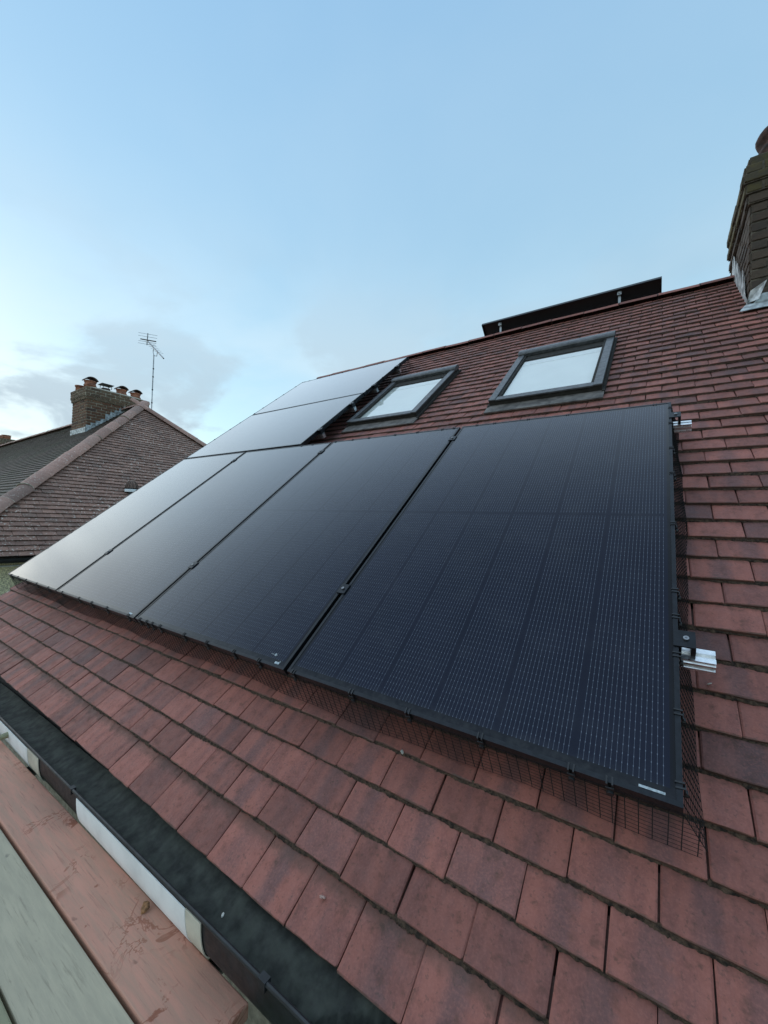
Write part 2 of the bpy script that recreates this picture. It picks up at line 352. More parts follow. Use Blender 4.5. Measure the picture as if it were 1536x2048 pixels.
# ------------------------------------------------------------------ tiling
TW, GA = 0.1655, 0.108
def tile_shape(rng, w, L, ga, t=0.013, fine=True):
    """one plain tile: x across, y up the slope from its lower edge, z up; upper end lies one tile deeper"""
    xs = [-w / 2, -w / 2 + 0.004, -w * 0.18, w * 0.18, w / 2 - 0.004, w / 2] if fine else [-w / 2, 0, w / 2]
    ys = [0.0, 0.003, ga * 0.5, L] if fine else [0.0, L]
    drop = lambda y: -y * (t + 0.0012) / ga
    vs = []; uvs = []; chip = [max(0, rng.gauss(0, .003)), max(0, rng.gauss(0, .003))]
    for y in ys:
        for i, x in enumerate(xs):
            cam_ = -0.0016 * (2 * x / w) ** 2
            z = drop(y) + cam_ + (rng.uniform(-.0005, .0005))
            if fine and (i in (0, len(xs) - 1)): z -= 0.0018
            if fine and y == 0: z -= 0.0022
            yy = y + (rng.uniform(-.0015, .0015) if y < 0.01 else 0)
            if fine and y < 0.01 and i in (0, 1, len(xs) - 2, len(xs) - 1): yy += chip[i > 2] * (1.0 if i in (0, len(xs) - 1) else .35)
            vs.append((x, yy, z)); uvs.append((x / w + .5, y / ga))
    nx = len(xs); fs = []
    for j in range(len(ys) - 1):
        for i in range(nx - 1):
            a = j * nx + i; fs.append((a, a + 1, a + nx + 1, a + nx))
    b = len(vs)
    for i, x in enumerate(xs): vs.append((x, vs[i][1], -t)); uvs.append((x / w + .5, -0.05))
    for i in range(nx - 1): fs.append((b + i, b + i + 1, i + 1, i))
    e = len(vs)
    for x in (xs[0], xs[-1]): vs.append((x, L, drop(L) - t)); uvs.append((x / w + .5, 1.4))
    l0 = [j * nx for j in range(len(ys))]; r0 = [j * nx + nx - 1 for j in range(len(ys))]
    fs.append(tuple([b] + l0 + [e])); fs.append(tuple([e + 1] + r0[::-1] + [b + nx - 1]))
    return vs, fs, uvs
def mesh_uv(name, vs, fs, uvs, mat, tv=None):
    me = bpy.data.meshes.new(name); me.from_pydata(vs, [], fs); me.update(); me.materials.append(mat)
    ul = me.uv_layers.new(name='UVMap')
    buf = [0.0] * (2 * len(me.loops)); li = [0] * len(me.loops); me.loops.foreach_get('vertex_index', li)
    for k, i in enumerate(li): buf[2 * k], buf[2 * k + 1] = uvs[i]
    ul.data.foreach_set('uv', buf)
    if tv is not None:
        at = me.attributes.new('tv', 'FLOAT', 'POINT'); at.data.foreach_set('value', tv)
    return me
def cam_px(P):
    d = P - CAM; z = d.dot(c_f)
    if z < 0.05: return None
    return 768 + 796.8 * d.dot(c_r) / z, 1024 + 796.8 * d.dot(c_d) / z, z
def tile_field(parent, fr, u0, u1, nrows, v0, mat, seed, hidden=None, bounds=None, nparts=300, w=TW, ga=GA, phase=0.0, fine=True, jit=1.0, eave=0.0):
    """fr: (origin, udir, vdir, normal).  Tiles that show largest become objects of their own, the rest one part."""
    rng = random.Random(seed); O, U, V, Nn = fr
    shapes = [tile_shape(rng, w - 0.0035, ga * 1.85, ga, fine=fine) for _ in range(12)]
    cand = []
    for r in range(nrows):
        v = v0 + r * ga - (eave if r == 0 else 0); off = phase + (0.5 * w if r % 2 else 0.0)
        n0 = math.floor((u0 - off) / w) - 1; n1 = math.ceil((u1 - off) / w) + 1
        for n in range(n0, n1 + 1):
            uc = off + (n + 0.5) * w
            lo, hi = (u0, u1) if bounds is None else bounds(v + ga * .5)
            if uc + w * .5 < lo + .01 or uc - w * .5 > hi - .01: continue
            full = uc - w * .5 >= lo - .001 and uc + w * .5 <= hi + .001
            P = O + U * uc + V * (v + ga * .5)
            px = cam_px(P); area = 0
            if px and full and -60 < px[0] < 1596 and -40 < px[1] < 2100 and not (hidden and hidden(uc, v + ga * .5)):
                d = (P - CAM).normalized(); area = abs(d.dot(Nn)) / px[2] ** 2
            cand.append((area, uc, v, r))
    order = sorted(range(len(cand)), key=lambda i: -cand[i][0])
    chosen = set(i for i in order[:nparts] if cand[i][0] > 0)
    meshes = [mesh_uv('tile', *s, mat) for s in shapes]
    base = Matrix((( U.x, V.x, Nn.x, O.x), (U.y, V.y, Nn.y, O.y), (U.z, V.z, Nn.z, O.z), (0, 0, 0, 1)))
    J = MB(); juv = []; jtv = []
    for i, (area, uc, v, r) in enumerate(cand):
        k = rng.randrange(12)
        T = Matrix.Translation((uc + rng.uniform(-.0012, .0012) * jit, v + rng.uniform(-.0025, .0025) * jit, rng.uniform(-.0014, .0014) * jit)) @ Matrix.Rotation(rng.gauss(0, .006) * jit, 4, 'Z') @ Matrix.Rotation(rng.gauss(0, .010) * jit, 4, 'Y') @ Matrix.Rotation(rng.gauss(-.004, .008) * jit, 4, 'X')
        if i in chosen:
            o = bpy.data.objects.new('tile', meshes[k]); col.objects.link(o); o.parent = parent; o.matrix_local = base @ T
        else:
            vs, fs, uvs = shapes[k]; tv = rng.random(); pts = []
            for p in vs:
                q = T @ Vector(p)
                if bounds is not None or True:
                    lo, hi = (u0, u1) if bounds is None else bounds(q.y)
                    if lo > hi: lo = hi = (lo + hi) / 2
                    q.x = min(max(q.x, lo), hi)
                pts.append(O + U * q.x + V * q.y + Nn * q.z)
            J.add(pts, fs); juv += uvs; jtv += [tv] * len(vs)
    me = mesh_uv('tiles', J.v, J.f, juv, mat, jtv)
    tag(link('tiles', me, parent), kind='stuff')

def moss_strips(parent, fr, rows, u0, u1, mat, seed, size=0.0080, step=0.0045):
    """dry moss and dust that has rooted along the step under each course"""
    rng = random.Random(seed); O, U, V, Nn = fr; J = MB()
    for v, z in rows:
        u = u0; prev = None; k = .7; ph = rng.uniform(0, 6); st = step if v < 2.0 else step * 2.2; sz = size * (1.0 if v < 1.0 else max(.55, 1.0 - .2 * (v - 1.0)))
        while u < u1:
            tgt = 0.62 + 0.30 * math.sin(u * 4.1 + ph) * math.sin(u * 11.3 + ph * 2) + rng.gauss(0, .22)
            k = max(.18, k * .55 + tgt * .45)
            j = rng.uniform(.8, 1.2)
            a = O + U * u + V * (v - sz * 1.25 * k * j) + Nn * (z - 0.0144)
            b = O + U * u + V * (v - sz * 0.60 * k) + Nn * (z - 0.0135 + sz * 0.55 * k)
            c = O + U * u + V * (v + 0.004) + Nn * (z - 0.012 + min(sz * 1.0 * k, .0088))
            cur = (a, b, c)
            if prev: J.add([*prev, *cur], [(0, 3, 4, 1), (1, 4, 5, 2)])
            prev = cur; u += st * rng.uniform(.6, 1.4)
    tag(J.build('moss', mat, parent, smooth=True), kind='stuff')

# ------------------------------------------------------------------ ground
GZ = -5.6
g = MB(); g.quad([(-700, -700, GZ), (700, -700, GZ), (700, 700, GZ), (-700, 700, GZ)])
tag(g.build('ground', grass_mat()), kind='structure')

# ------------------------------------------------------------------ our house and its roof
UL, UR, VE, VR = -4.765, 2.6, -0.500, 4.85           # verge, right end, eave, ridge (roof coordinates)
house = empty('tiled_house', (0, 0, GZ))
tag(house, 'near house with red plain tile roof carrying the solar panels', 'house')
def hpart(mb, name, mat, **k):
    o = mb.build(name, mat, house, **k); o.location = (0, 0, -GZ); return o
YR, ZR = RP(0, VR, H0).y, RP(0, VR, H0).z
deck = MB()
d0 = H0 - 0.048
e_f = RP(0, VE + .03, d0); r_f = RP(0, VR - .01, d0); YB = 2 * YR - e_f.y
for x in (UL + .03,):
    deck.quad([(UL + .03, e_f.y, e_f.z), (UR, e_f.y, e_f.z), (UR, r_f.y, r_f.z), (UL + .03, r_f.y, r_f.z)])
    deck.quad([(UL + .03, r_f.y, r_f.z), (UR, r_f.y, r_f.z), (UR, YB, e_f.z), (UL + .03, YB, e_f.z)])
roof = hpart(deck, 'roof', M_under)
for_roof = (Vector((0, 0, 0)) + RP(0, 0, H0) , Vector((1, 0, 0)), Vector((0, CS, SN)), Vector((0, -SN, CS)))
PW, PH, GAP = 1.134, 1.903, 0.020
uL = -(4 * PW + 3 * GAP)
WIN = ((-2.62, 2.54), (-1.165, 2.545)); WW, WH = 0.79, 1.12
def hid(u, v):
    if uL + .08 < u < -0.06 and 0.10 < v < PH - 0.03: return True
    if uL + .08 < u < uL + PH - .05 and v > PH - .1 and v < PH + 2 * PW: return True
    for a, b in WIN:
        if a < u < a + WW and b < v < b + WH: return True
    if u > 0.52 and v > 3.86: return True
    return False
NROW = 49
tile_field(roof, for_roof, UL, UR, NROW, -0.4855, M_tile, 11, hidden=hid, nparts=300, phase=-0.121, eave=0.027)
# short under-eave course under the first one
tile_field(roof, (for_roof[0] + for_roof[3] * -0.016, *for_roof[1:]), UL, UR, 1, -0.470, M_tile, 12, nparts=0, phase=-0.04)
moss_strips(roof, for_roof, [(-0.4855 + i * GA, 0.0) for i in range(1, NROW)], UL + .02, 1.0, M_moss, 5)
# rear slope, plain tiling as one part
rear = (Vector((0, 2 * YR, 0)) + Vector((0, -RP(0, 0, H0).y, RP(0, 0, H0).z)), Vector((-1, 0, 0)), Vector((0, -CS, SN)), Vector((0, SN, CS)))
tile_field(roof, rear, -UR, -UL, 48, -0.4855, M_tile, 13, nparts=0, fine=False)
# ridge tiles, bedded end to end
def ridge_shape(L, r=0.115, n=9, spread=R(62)):
    vs = []; fs = []; prof = []
    for i in range(n):
        a = -spread + 2 * spread * i / (n - 1); prof.append((math.sin(a) * r * 1.12, math.cos(a) * r))
    for x in (0, L * .5, L):
        k = 1.0 + (0.012 if x == 0 else 0)
        vs += [(x, p[0] * k, p[1] * k) for p in prof]
    vs += [(0, p[0] * .85, p[1] * .85) for p in prof] + [(L, p[0] * .85, p[1] * .85) for p in prof]
    vs += [(0, p[0] * 1.012, p[1] * 1.012) for p in prof] + [(L, p[0], p[1]) for p in prof]
    for j in range(2):
        for i in range(n - 1): fs.append((j * n + i, j * n + i + 1, (j + 1) * n + i + 1, (j + 1) * n + i))
    for i in range(n - 1):
        fs.append((5 * n + i + 1, 5 * n + i, 3 * n + i, 3 * n + i + 1)); fs.append((6 * n + i, 6 * n + i + 1, 4 * n + i + 1, 4 * n + i))
    return vs, fs, [(.1, .4)] * len(vs)
RL = 0.335
rme = mesh_uv('ridge_tile', *ridge_shape(RL - .006), M_ridge); rme.polygons.foreach_set('use_smooth', [True] * len(rme.polygons))
x = UL; rng = random.Random(3)
jm = MB(); jm.extrude([(p[0] * 1.02, p[1] * 1.02) for p in [(math.sin(R(-58 + 116 * i / 8)) * .128, math.cos(R(-58 + 116 * i / 8)) * .114) for i in range(9)]] + [(0, .03)], -.006, .006); jme = jm.mesh('ridge_joint', M_under)
while x < UR:
    dy, dz = rng.uniform(-.003, .003), rng.uniform(-.003, .003)
    link('ridge_tile', rme, roof, (x, YR + dy, ZR - 0.100 + dz), (rng.gauss(0, .012), rng.gauss(0, .006), rng.gauss(0, .006)))
    link('ridge_joint', jme, roof, (x - .002, YR + dy, ZR - .100 + dz))
    x += RL
# verge mortar, bargeboard, fascia, walls
vm = MB()
for a, b, z0, z1 in ((UL - .004, UL + .02, H0 - .046, H0 - .012),):
    P = [RP(a, VE + .01, z0), RP(b, VE + .01, z0), RP(b, VR, z0), RP(a, VR, z0), RP(a, VE + .01, z1), RP(b, VE + .01, z1), RP(b, VR, z1), RP(a, VR, z1)]
    vm.add(P, [(0, 3, 2, 1), (4, 5, 6, 7), (0, 1, 5, 4), (1, 2, 6, 5), (2, 3, 7, 6), (3, 0, 4, 7)])
hpart(vm, 'verge_mortar', M_mortar)
wl = MB()
ww = [(UL + .06, 0.0), (UL + .06, 2 * YR)]
zt = 0.0 * SN / CS - 0.36
wl.add([(UL + .06, 0, GZ), (UL + .06, 2 * YR, GZ), (UL + .06, 2 * YR, -.26), (UL + .06, YR, r_f.z - .06), (UL + .06, 0, -.26)], [(0, 4, 3, 2, 1)])
wl.quad([(UL + .06, 0, GZ), (UR - .1, 0, GZ), (UR - .1, 0, -.26), (UL + .06, 0, -.26)])
wl.quad([(UL + .06, 2 * YR, GZ), (UR - .1, 2 * YR, GZ), (UR - .1, 2 * YR, -.26), (UL + .06, 2 * YR, -.26)])
wl.add([(UR - .1, 0, GZ), (UR - .1, 2 * YR, GZ), (UR - .1, 2 * YR, -.26), (UR - .1, YR, r_f.z - .06), (UR - .1, 0, -.26)], [(0, 1, 2, 3, 4)])
hpart(wl, 'wall', M_wall)
fb = MB(); fb.box(UL + .03, UR, -0.272, -0.252, -0.66, -0.445); hpart(fb, 'fascia', M_black)
sf = MB(); sf.box(UL + .03, UR, -0.252, 0.0, -0.60, -0.59); hpart(sf, 'soffit', M_black)

# ------------------------------------------------------------------ deep black gutter with its pale sleeves
gut = empty('gutter', (0, -0.335, -0.4375), (0, -0.025, 0))
tag(gut, 'deep black eaves gutter full of grey moss running below the lowest tiles', 'gutter')
GY, GZr, GA_, GB = -0.335, -0.428, 0.062, 0.116
def gprof(a, b, n=14, f0=0.0, f1=math.pi, e=0.5):
    out = []
    for i in range(n + 1):
        f = f0 + (f1 - f0) * i / n; c = math.cos(f); out.append((-a * math.copysign(abs(c) ** e, c), -b * abs(math.sin(f)) ** 0.9))
    return out
def shell(mb, x0, x1, a, b, t, f0=0.0, f1=math.pi, nseg=1, sag=0.0):
    po = gprof(a, b, 16, f0, f1); pi = gprof(a - t, b - t, 16, f0, f1)
    prof = po + pi[::-1]
    for k in range(nseg):
        mb.extrude(prof, x0 + (x1 - x0) * k / nseg, x0 + (x1 - x0) * (k + 1) / nseg, cap=True)
gb = MB(); shell(gb, UL, 1.6, GA_, GB, 0.0035)
gb.tube((UL, -GA_, 0.0), (1.6, -GA_, 0.0), 0.0055, 8)
gb.build('trough', M_gut, gut, smooth=False)
for xx in (-1.83, -0.74, 0.9):
    u_ = MB(); u_.box(xx - .012, xx + .012, -GA_ - .007, -GA_ + .010, -.014, .006); u_.build('joint_clip', M_gut, gut)
# silt and moss lying in the trough
J = MB(); rs = random.Random(9); nx = 900; ny = 7; zz = {}
x0, x1 = UL + .02, 1.2
for i in range(nx + 1):
    xx = x0 + (x1 - x0) * i / nx
    for j in range(ny + 1):
        yy = -GA_ + .006 + (2 * GA_ - .012) * j / ny
        h = -.020 + .004 * math.sin(xx * 7.0 + j) * math.sin(xx * 2.3) + rs.gauss(0, .0006) + .030 * (j / ny) ** 1.6 - (0.045 if xx > -.62 + .02 * j and xx < -.53 + .02 * j else 0)
        J.v.append((xx + rs.uniform(-.002, .002), yy, h))
for i in range(nx):
    for j in range(ny):
        a = i * (ny + 1) + j; J.f.append((a, a + ny + 1, a + ny + 2, a + 1))
tag(J.build('silt', M_gmoss, gut, smooth=True), kind='stuff')
def sleeve(x0, x1, mat, label, off=0.006, f1=R(78)):
    o = MB(); po = gprof(GA_ + off, GB + off, 18, R(3), f1); pi = gprof(GA_ + off - .0025, GB + off - .0025, 18, R(3), f1)
    o.extrude(po + pi[::-1], x0, x1)
    ob = o.build('sleeve', mat, gut); ob['label'] = label; return ob
sleeve(-3.9, -2.33, M_white, 'white curved sleeve over the gutter, far length'); sleeve(-2.33, -2.19, M_cream, 'cream end length of the far sleeve', 0.0045)
sleeve(-1.770, -1.045, M_white, 'white curved sleeve over the gutter, near length'); sleeve(-1.045, -0.975, M_cream, 'cream end cap of the near sleeve', 0.0045)
pg = MB(); pg.tube((-2.62, -GA_ - .002, -.035), (-2.62, -GA_ - .055, -.040), 0.014, 10, 0.011); pg.build('peg', M_board2, gut)

# ------------------------------------------------------------------ scaffold deck
def board(x0, x1, y, w, z, rz, mat, label, t=0.038, seed=0):
    o = MB(); o.box(x0, x1, -w / 2, w / 2, -t, 0)
    rs = random.Random(seed)
    b = o.build('scaffold_board', mat, None, bevel=0.004); b.location = (0, y, z); b.rotation_euler = (0, 0, rz)
    tag(b, label, 'scaffold board', 'boards of the scaffold deck'); return b
BZ = -0.580
board(-4.4, -0.815, -0.431, 0.158, BZ, R(1.28), M_plank, 'salmon timber board with rust red stains, next to the gutter')
board(-4.4, 0.9, -0.591, 0.146, BZ - .004, R(1.28), M_board, 'grey green weathered board left of the stained salmon board')
board(-4.4, 0.9, -0.744, 0.146, BZ + .003, R(1.28), M_board2, 'yellowish mossy board at the lower left corner of the photo')
board(-4.4, 0.9, -0.936, 0.222, BZ - .003, R(1.2), M_board, 'grey board on the outer side of the mossy yellowish board')
board(-4.4, 0.9, -1.168, 0.222, BZ + .002, R(1.2), M_board2, 'outermost yellowish board of the scaffold deck')
for xx, lb in ((-4.0, 'steel transom tube under the far end of the scaffold boards'), (-2.4, 'steel transom tube under the middle of the scaffold boards'), (-1.0, 'steel transom tube under the near end of the scaffold boards')):
    t_ = MB(); t_.tube((0, -.30, 0), (0, -1.75, 0), .024, 16); o = t_.build('transom_tube', M_galv, None, smooth=True); o.location = (xx, 0, BZ - .068)
    tag(o, lb, 'scaffold tube', 'transoms of the scaffold')
for xx, lb in ((-4.0, 'far upright steel standard of the scaffold'), (-1.0, 'near upright steel standard of the scaffold')):
    t_ = MB(); t_.tube((0, 0, 0), (0, 0, -GZ - .50), .024, 16); o = t_.build('standard_tube', M_galv, None, smooth=True); o.location = (xx + .052, -1.68, GZ)
    tag(o, lb, 'scaffold tube', 'standards of the scaffold')

# ------------------------------------------------------------------ solar panels
FT = 0.035
def frame_mesh(w, h):
    o = MB(); r = 0.011
    o.box(0, w, 0, r, -FT, .0015); o.box(0, w, h - r, h, -FT, .0015); o.box(0, r, r, h - r, -FT, .0015); o.box(w - r, w, r, h - r, -FT, .0015)
    return o.mesh('frame', M_frame)
def glass_mesh(w, h, land):
    r = .0105; vs = [(r, r, 0), (w - r, r, 0), (w - r, h - r, 0), (r, h - r, 0), (r, r, -.004), (w - r, r, -.004), (w - r, h - r, -.004), (r, h - r, -.004)]
    uv = [((y, x) if land else (x, y)) for x, y, z in vs]
    return mesh_uv('cells', vs, [(0, 1, 2, 3), (7, 6, 5, 4)], uv, M_cells)
fm_p, gm_p = frame_mesh(PW, PH), glass_mesh(PW, PH, False)
fm_l, gm_l = frame_mesh(PH, PW), glass_mesh(PH, PW, True)
bk = MB(); bk.box(.3, .42, PH / 2 - .04, PH / 2 + .04, -.025, -.0045); bk.box(.7, .82, PH / 2 - .04, PH / 2 + .04, -.025, -.0045); jb_p = bk.mesh('junction_box', M_black)
bk = MB(); bk.box(PH / 2 - .04, PH / 2 + .04, .3, .42, -.025, -.0045); bk.box(PH / 2 - .04, PH / 2 + .04, .7, .82, -.025, -.0045); jb_l = bk.mesh('junction_box', M_black)
def panel(u, v, land, label, rot=None, loc=None, group='solar panels on the front slope'):
    rj = random.Random(label)
    t = empty('solar_panel', loc if loc is not None else RP(u, v, 0), rot if rot is not None else (TH + rj.gauss(0, .0016), rj.gauss(0, .0016), 0))
    tag(t, label, 'solar panel', group)
    link('frame', fm_l if land else fm_p, t); link('cells', gm_l if land else gm_p, t); link('junction_box', jb_l if land else jb_p, t)
    return t
lab = ['solar panel at the left end of the lower row, beside the roof edge', 'second solar panel from the left in the lower row', 'third solar panel from the left in the lower row, under the small skylight', 'large dark solar panel at the right end of the lower row, fine lines visible']
pan = [panel(uL + i * (PW + GAP), 0, False, lab[i]) for i in range(4)]
panel(uL, PH + GAP, True, 'lower of the two wide solar panels left of the skylights')
panel(uL, PH + PW + 2 * GAP, True, 'topmost wide solar panel, reaching up to the ridge')
# maker's strips near the lower edge
def strip(t, x, y, w, h, segs=1):
    o = MB(); rs = random.Random(int(x * 1000))
    if segs == 1: o.box(x, x + w, y, y + h, .0005, .0012)
    else:
        xx = x
        while xx < x + w:
            l = rs.uniform(.0012, .0035); o.box(xx, xx + l, y + rs.uniform(0, h * .5), y + h - rs.uniform(0, h * .25), .0005, .0012); xx += l + rs.uniform(.0003, .0012)
    o.build('sticker', M_label, t)
strip(pan[3], PW - .075, .0130, .046, .0050)
strip(pan[2], PW - .060, .0125, .022, .0085); strip(pan[2], PW - .040, .0225, .004, .003)
strip(pan[2], PW - .105, .0425, .030, .0035, 4); strip(pan[2], PW - .085, .040, .008, .010)
strip(pan[1], PW - .085, .0125, .035, .010)

# rear panel standing up behind the ridge, on the other slope
rp = panel(0, 0, True, 'solar panel on the far slope showing its black underside above the ridge', rot=(TH, 0, math.pi), loc=(-0.045, 3.862 + PW * CS + .0, 3.135 - PW * SN), group=None)
bs_ = MB(); bs_.box(.011, PH - .011, .011, PW - .011, -.0075, -.0055); bs_.build('back_sheet', M_black, rp)
def rail_prof():
    return [(-.020, -.078), (.020, -.078), (.020, -.070), (.015, -.068), (.015, -.060), (.020, -.057), (.020, -.050), (.014, -.047), (.014, -.042), (.020, -.040), (.020, -.0365), (.006, -.0365), (.006, -.044), (-.006, -.044), (-.006, -.0365), (-.020, -.0365), (-.020, -.040), (-.014, -.042), (-.014, -.047), (-.020, -.050), (-.020, -.057), (-.015, -.060), (-.015, -.068), (-.020, -.070)]
clampm = MB(); clampm.box(-.021, .021, -.025, .025, .0018, .0060); clampm.box(-.0085, .0085, -.020, .020, -.036, .0018); clampm = clampm.mesh('mid_clamp', M_frame)
endm = MB(); endm.box(-.011, .036, -.026, .026, .0018, .0060); endm.box(.0025, .0065, -.026, .026, -.036, .0018); endm.box(.026, .036, -.026, .026, -.036, .0018); endm = endm.mesh('end_clamp', M_frame)
boltm = MB(); boltm.tube((0, 0, .006), (0, 0, .011), .0065, 12); boltm.tube((0, 0, .011), (0, 0, .0085), .0032, 6); boltm = boltm.mesh('bolt', M_bolt)
def rail(u0, u1, v, label, seams=(), end=None, loc=None, rot=None, left_end=None):
    t = empty('mounting_rail', loc if loc is not None else RP(u1, v, 0), rot if rot is not None else (TH, 0, 0)); tag(t, label, 'rail', 'aluminium rails under the panels')
    o = MB(); o.extrude(rail_prof(), u0 - u1, 0); o.build('bar', M_alu, t)
    for s in seams:
        c = link('mid_clamp', clampm, t, (s - u1, 0, 0)); link('bolt', boltm, c)
    if end is not None:
        c = link('end_clamp', endm, t, (end - u1, 0.012, 0)); link('bolt', boltm, c, (.016, 0, 0))
    return t
seams = [uL + i * (PW + GAP) - GAP / 2 for i in (1, 2, 3)]
rail(uL - .03, 0.078, 0.40, 'lower aluminium rail, its silver end jutting right of the dark panel', seams, 0.0)
rail(uL - .03, 0.078, 1.735, 'upper aluminium rail of the lower row, end at the top right corner', seams, 0.0)
for v, l in ((2.20, 'rail stub nearest the lower row, right of the wide panels'), (2.78, 'second rail stub up beside the small skylight'), (3.27, 'third rail stub up beside the small skylight'), (3.86, 'topmost rail stub beside the upper corner of the small skylight')):
    rail(uL - .03, uL + PH + .045, v, l, (), uL + PH)
# feet of the rails under the rear panel
for i, xx in enumerate((-1.72, -0.42)):
    t = empty('roof_hook', (xx, YR + .045, ZR + .06)); tag(t, ('left', 'right')[i] + ' grey roof hook under the panel standing up behind the ridge', 'roof hook', 'hooks under the far panel')
    o = MB(); o.box(-.012, .012, -.004, .004, -.06, .10); o.box(-.012, .012, -.03, .004, .10, .108); o.box(-.020, .020, -.034, -.026, .07, .108); o.build('bracket', M_galv, t)
    b = MB(); b.tube((0, -.034, .09), (0, -.044, .09), .008, 10); b.build('bolt', M_bolt, t)
rr = rail(-PH + .02, -.02, .0, 'rail along the underside of the panel behind the ridge', (), None, loc=(-1.93, YR + .16, 3.135 - .16 * SN / CS - .005), rot=(TH, 0, math.pi))

# ------------------------------------------------------------------ bird guard mesh with its clips
cl = MB()
for s in (-.0055, .0055): cl.box(s - .0018, s + .0018, -.0015, .013, .0018, .0042); cl.box(s - .0018, s + .0018, -.0040, -.0015, -.022, .0042)
cl.box(-.008, .008, -.0065, -.0040, -.016, -.009)
clipm = cl.mesh('clip', M_black)
dk = MB(); dk.tube((0, -.004, -.030), (0, -.010, -.030), .0075, 10); diskm = dk.mesh('disc', M_black)
def guard(org, ax, out, length, label, clips, off0=0.0, flare=0.03, rows=9, sp=0.0254, seed=0, skew=0.0, zl=-.143):
    """org/ax/out in roof coordinates (u, v): the skirt runs along ax and leans outwards to the tiles"""
    rs = random.Random(seed)
    t = empty('bird_guard', RP(org[0], org[1], 0), (TH, 0, 0)); tag(t, label, 'bird guard', 'wire mesh skirts round the panels')
    J = MB(); axv = Vector((ax[0], ax[1], 0)); ov = Vector((out[0], out[1], 0))
    def pt(s, k):
        wob = .006 * math.sin(s * 5.3 + seed) * k + .003 * math.sin(s * 17 + seed) * k
        return axv * (s + skew * k) + ov * (off0 + flare * k + wob) + Vector((0, 0, -.024 + (zl + .024) * k + .004 * math.sin(s * 9 + seed) * k))
    n = int(length / sp)
    for i in range(n + 1):
        s = i * sp + rs.uniform(-.0012, .0012); J.path([pt(s, k) for k in (0, .5, 1)], .0012)
    for r in range(rows + 1):
        k = r / rows; m = max(2, int(length / .09)); J.path([pt(length * i / m, k) for i in range(m + 1)], .0006)
    J.build('wire_mesh', M_wire, t)
    ang = math.atan2(ov.y, ov.x) + math.pi / 2
    for c in clips:
        p = axv * c
        q = link('clip', clipm, t, p, (0, 0, ang + rs.gauss(0, .05))); link('disc', diskm, q)
    return t
cb = [-0.127, -0.203, -0.416, -0.632, -0.841, -1.104, -1.294, -1.451, -1.642, -1.822, -2.04, -2.117, -2.174, -2.245, -2.377, -2.645, -2.857, -3.053, -3.343, -3.615, -3.863, -4.116, -4.324, -4.5]
guard((uL, 0.0), (1, 0), (0, -1), -uL + .035, 'black wire mesh skirt under the lower edge of the panels', [c - uL for c in cb], flare=.022, seed=1)
guard((0.0, 0.0), (0, 1), (1, 0), PH, 'black wire mesh skirt down the right side of the dark panel', [1.84, 1.672, 1.434, 1.23, 0.903, 0.586, 0.488, 0.361, 0.202, 0.042], flare=.036, seed=2, skew=-.01, rows=11, sp=.019)
ct = [-0.068, -0.485, -0.706, -0.916, -1.033, -1.196, -1.284, -1.481, -1.672, -1.914, -2.078, -2.259, -2.525, -2.658]
guard((uL + PH + .01, PH), (1, 0), (0, 1), -uL - PH - .01, 'wire mesh skirt along the top of the lower row, below the skylights', [c - uL - PH - .01 for c in ct], flare=.03, seed=3)
guard((uL + PH, PH + GAP), (0, 1), (1, 0), 2 * PW + GAP, 'wire mesh skirt up the right side of the wide panels', [v - PH - GAP for v in (1.946, 2.079, 2.46, 2.757, 2.882, 3.141, 3.275, 3.526, 3.838, 3.986, 4.2)], flare=.03, seed=4)
guard((uL, PH + 2 * PW + 2 * GAP), (1, 0), (0, 1), PH, 'wire mesh skirt along the top of the highest panel at the ridge', [.02, .06, .16, .39, .57, .82, 1.2, 1.43, 1.72], flare=.03, seed=5)
guard((uL, 0.0), (0, 1), (-1, 0), PH + 2 * PW + 2 * GAP, 'wire mesh skirt up the left side of the panels by the roof edge', [.1 + .23 * i + .05 * math.sin(i * 3.1) for i in range(18)], flare=.03, seed=6)

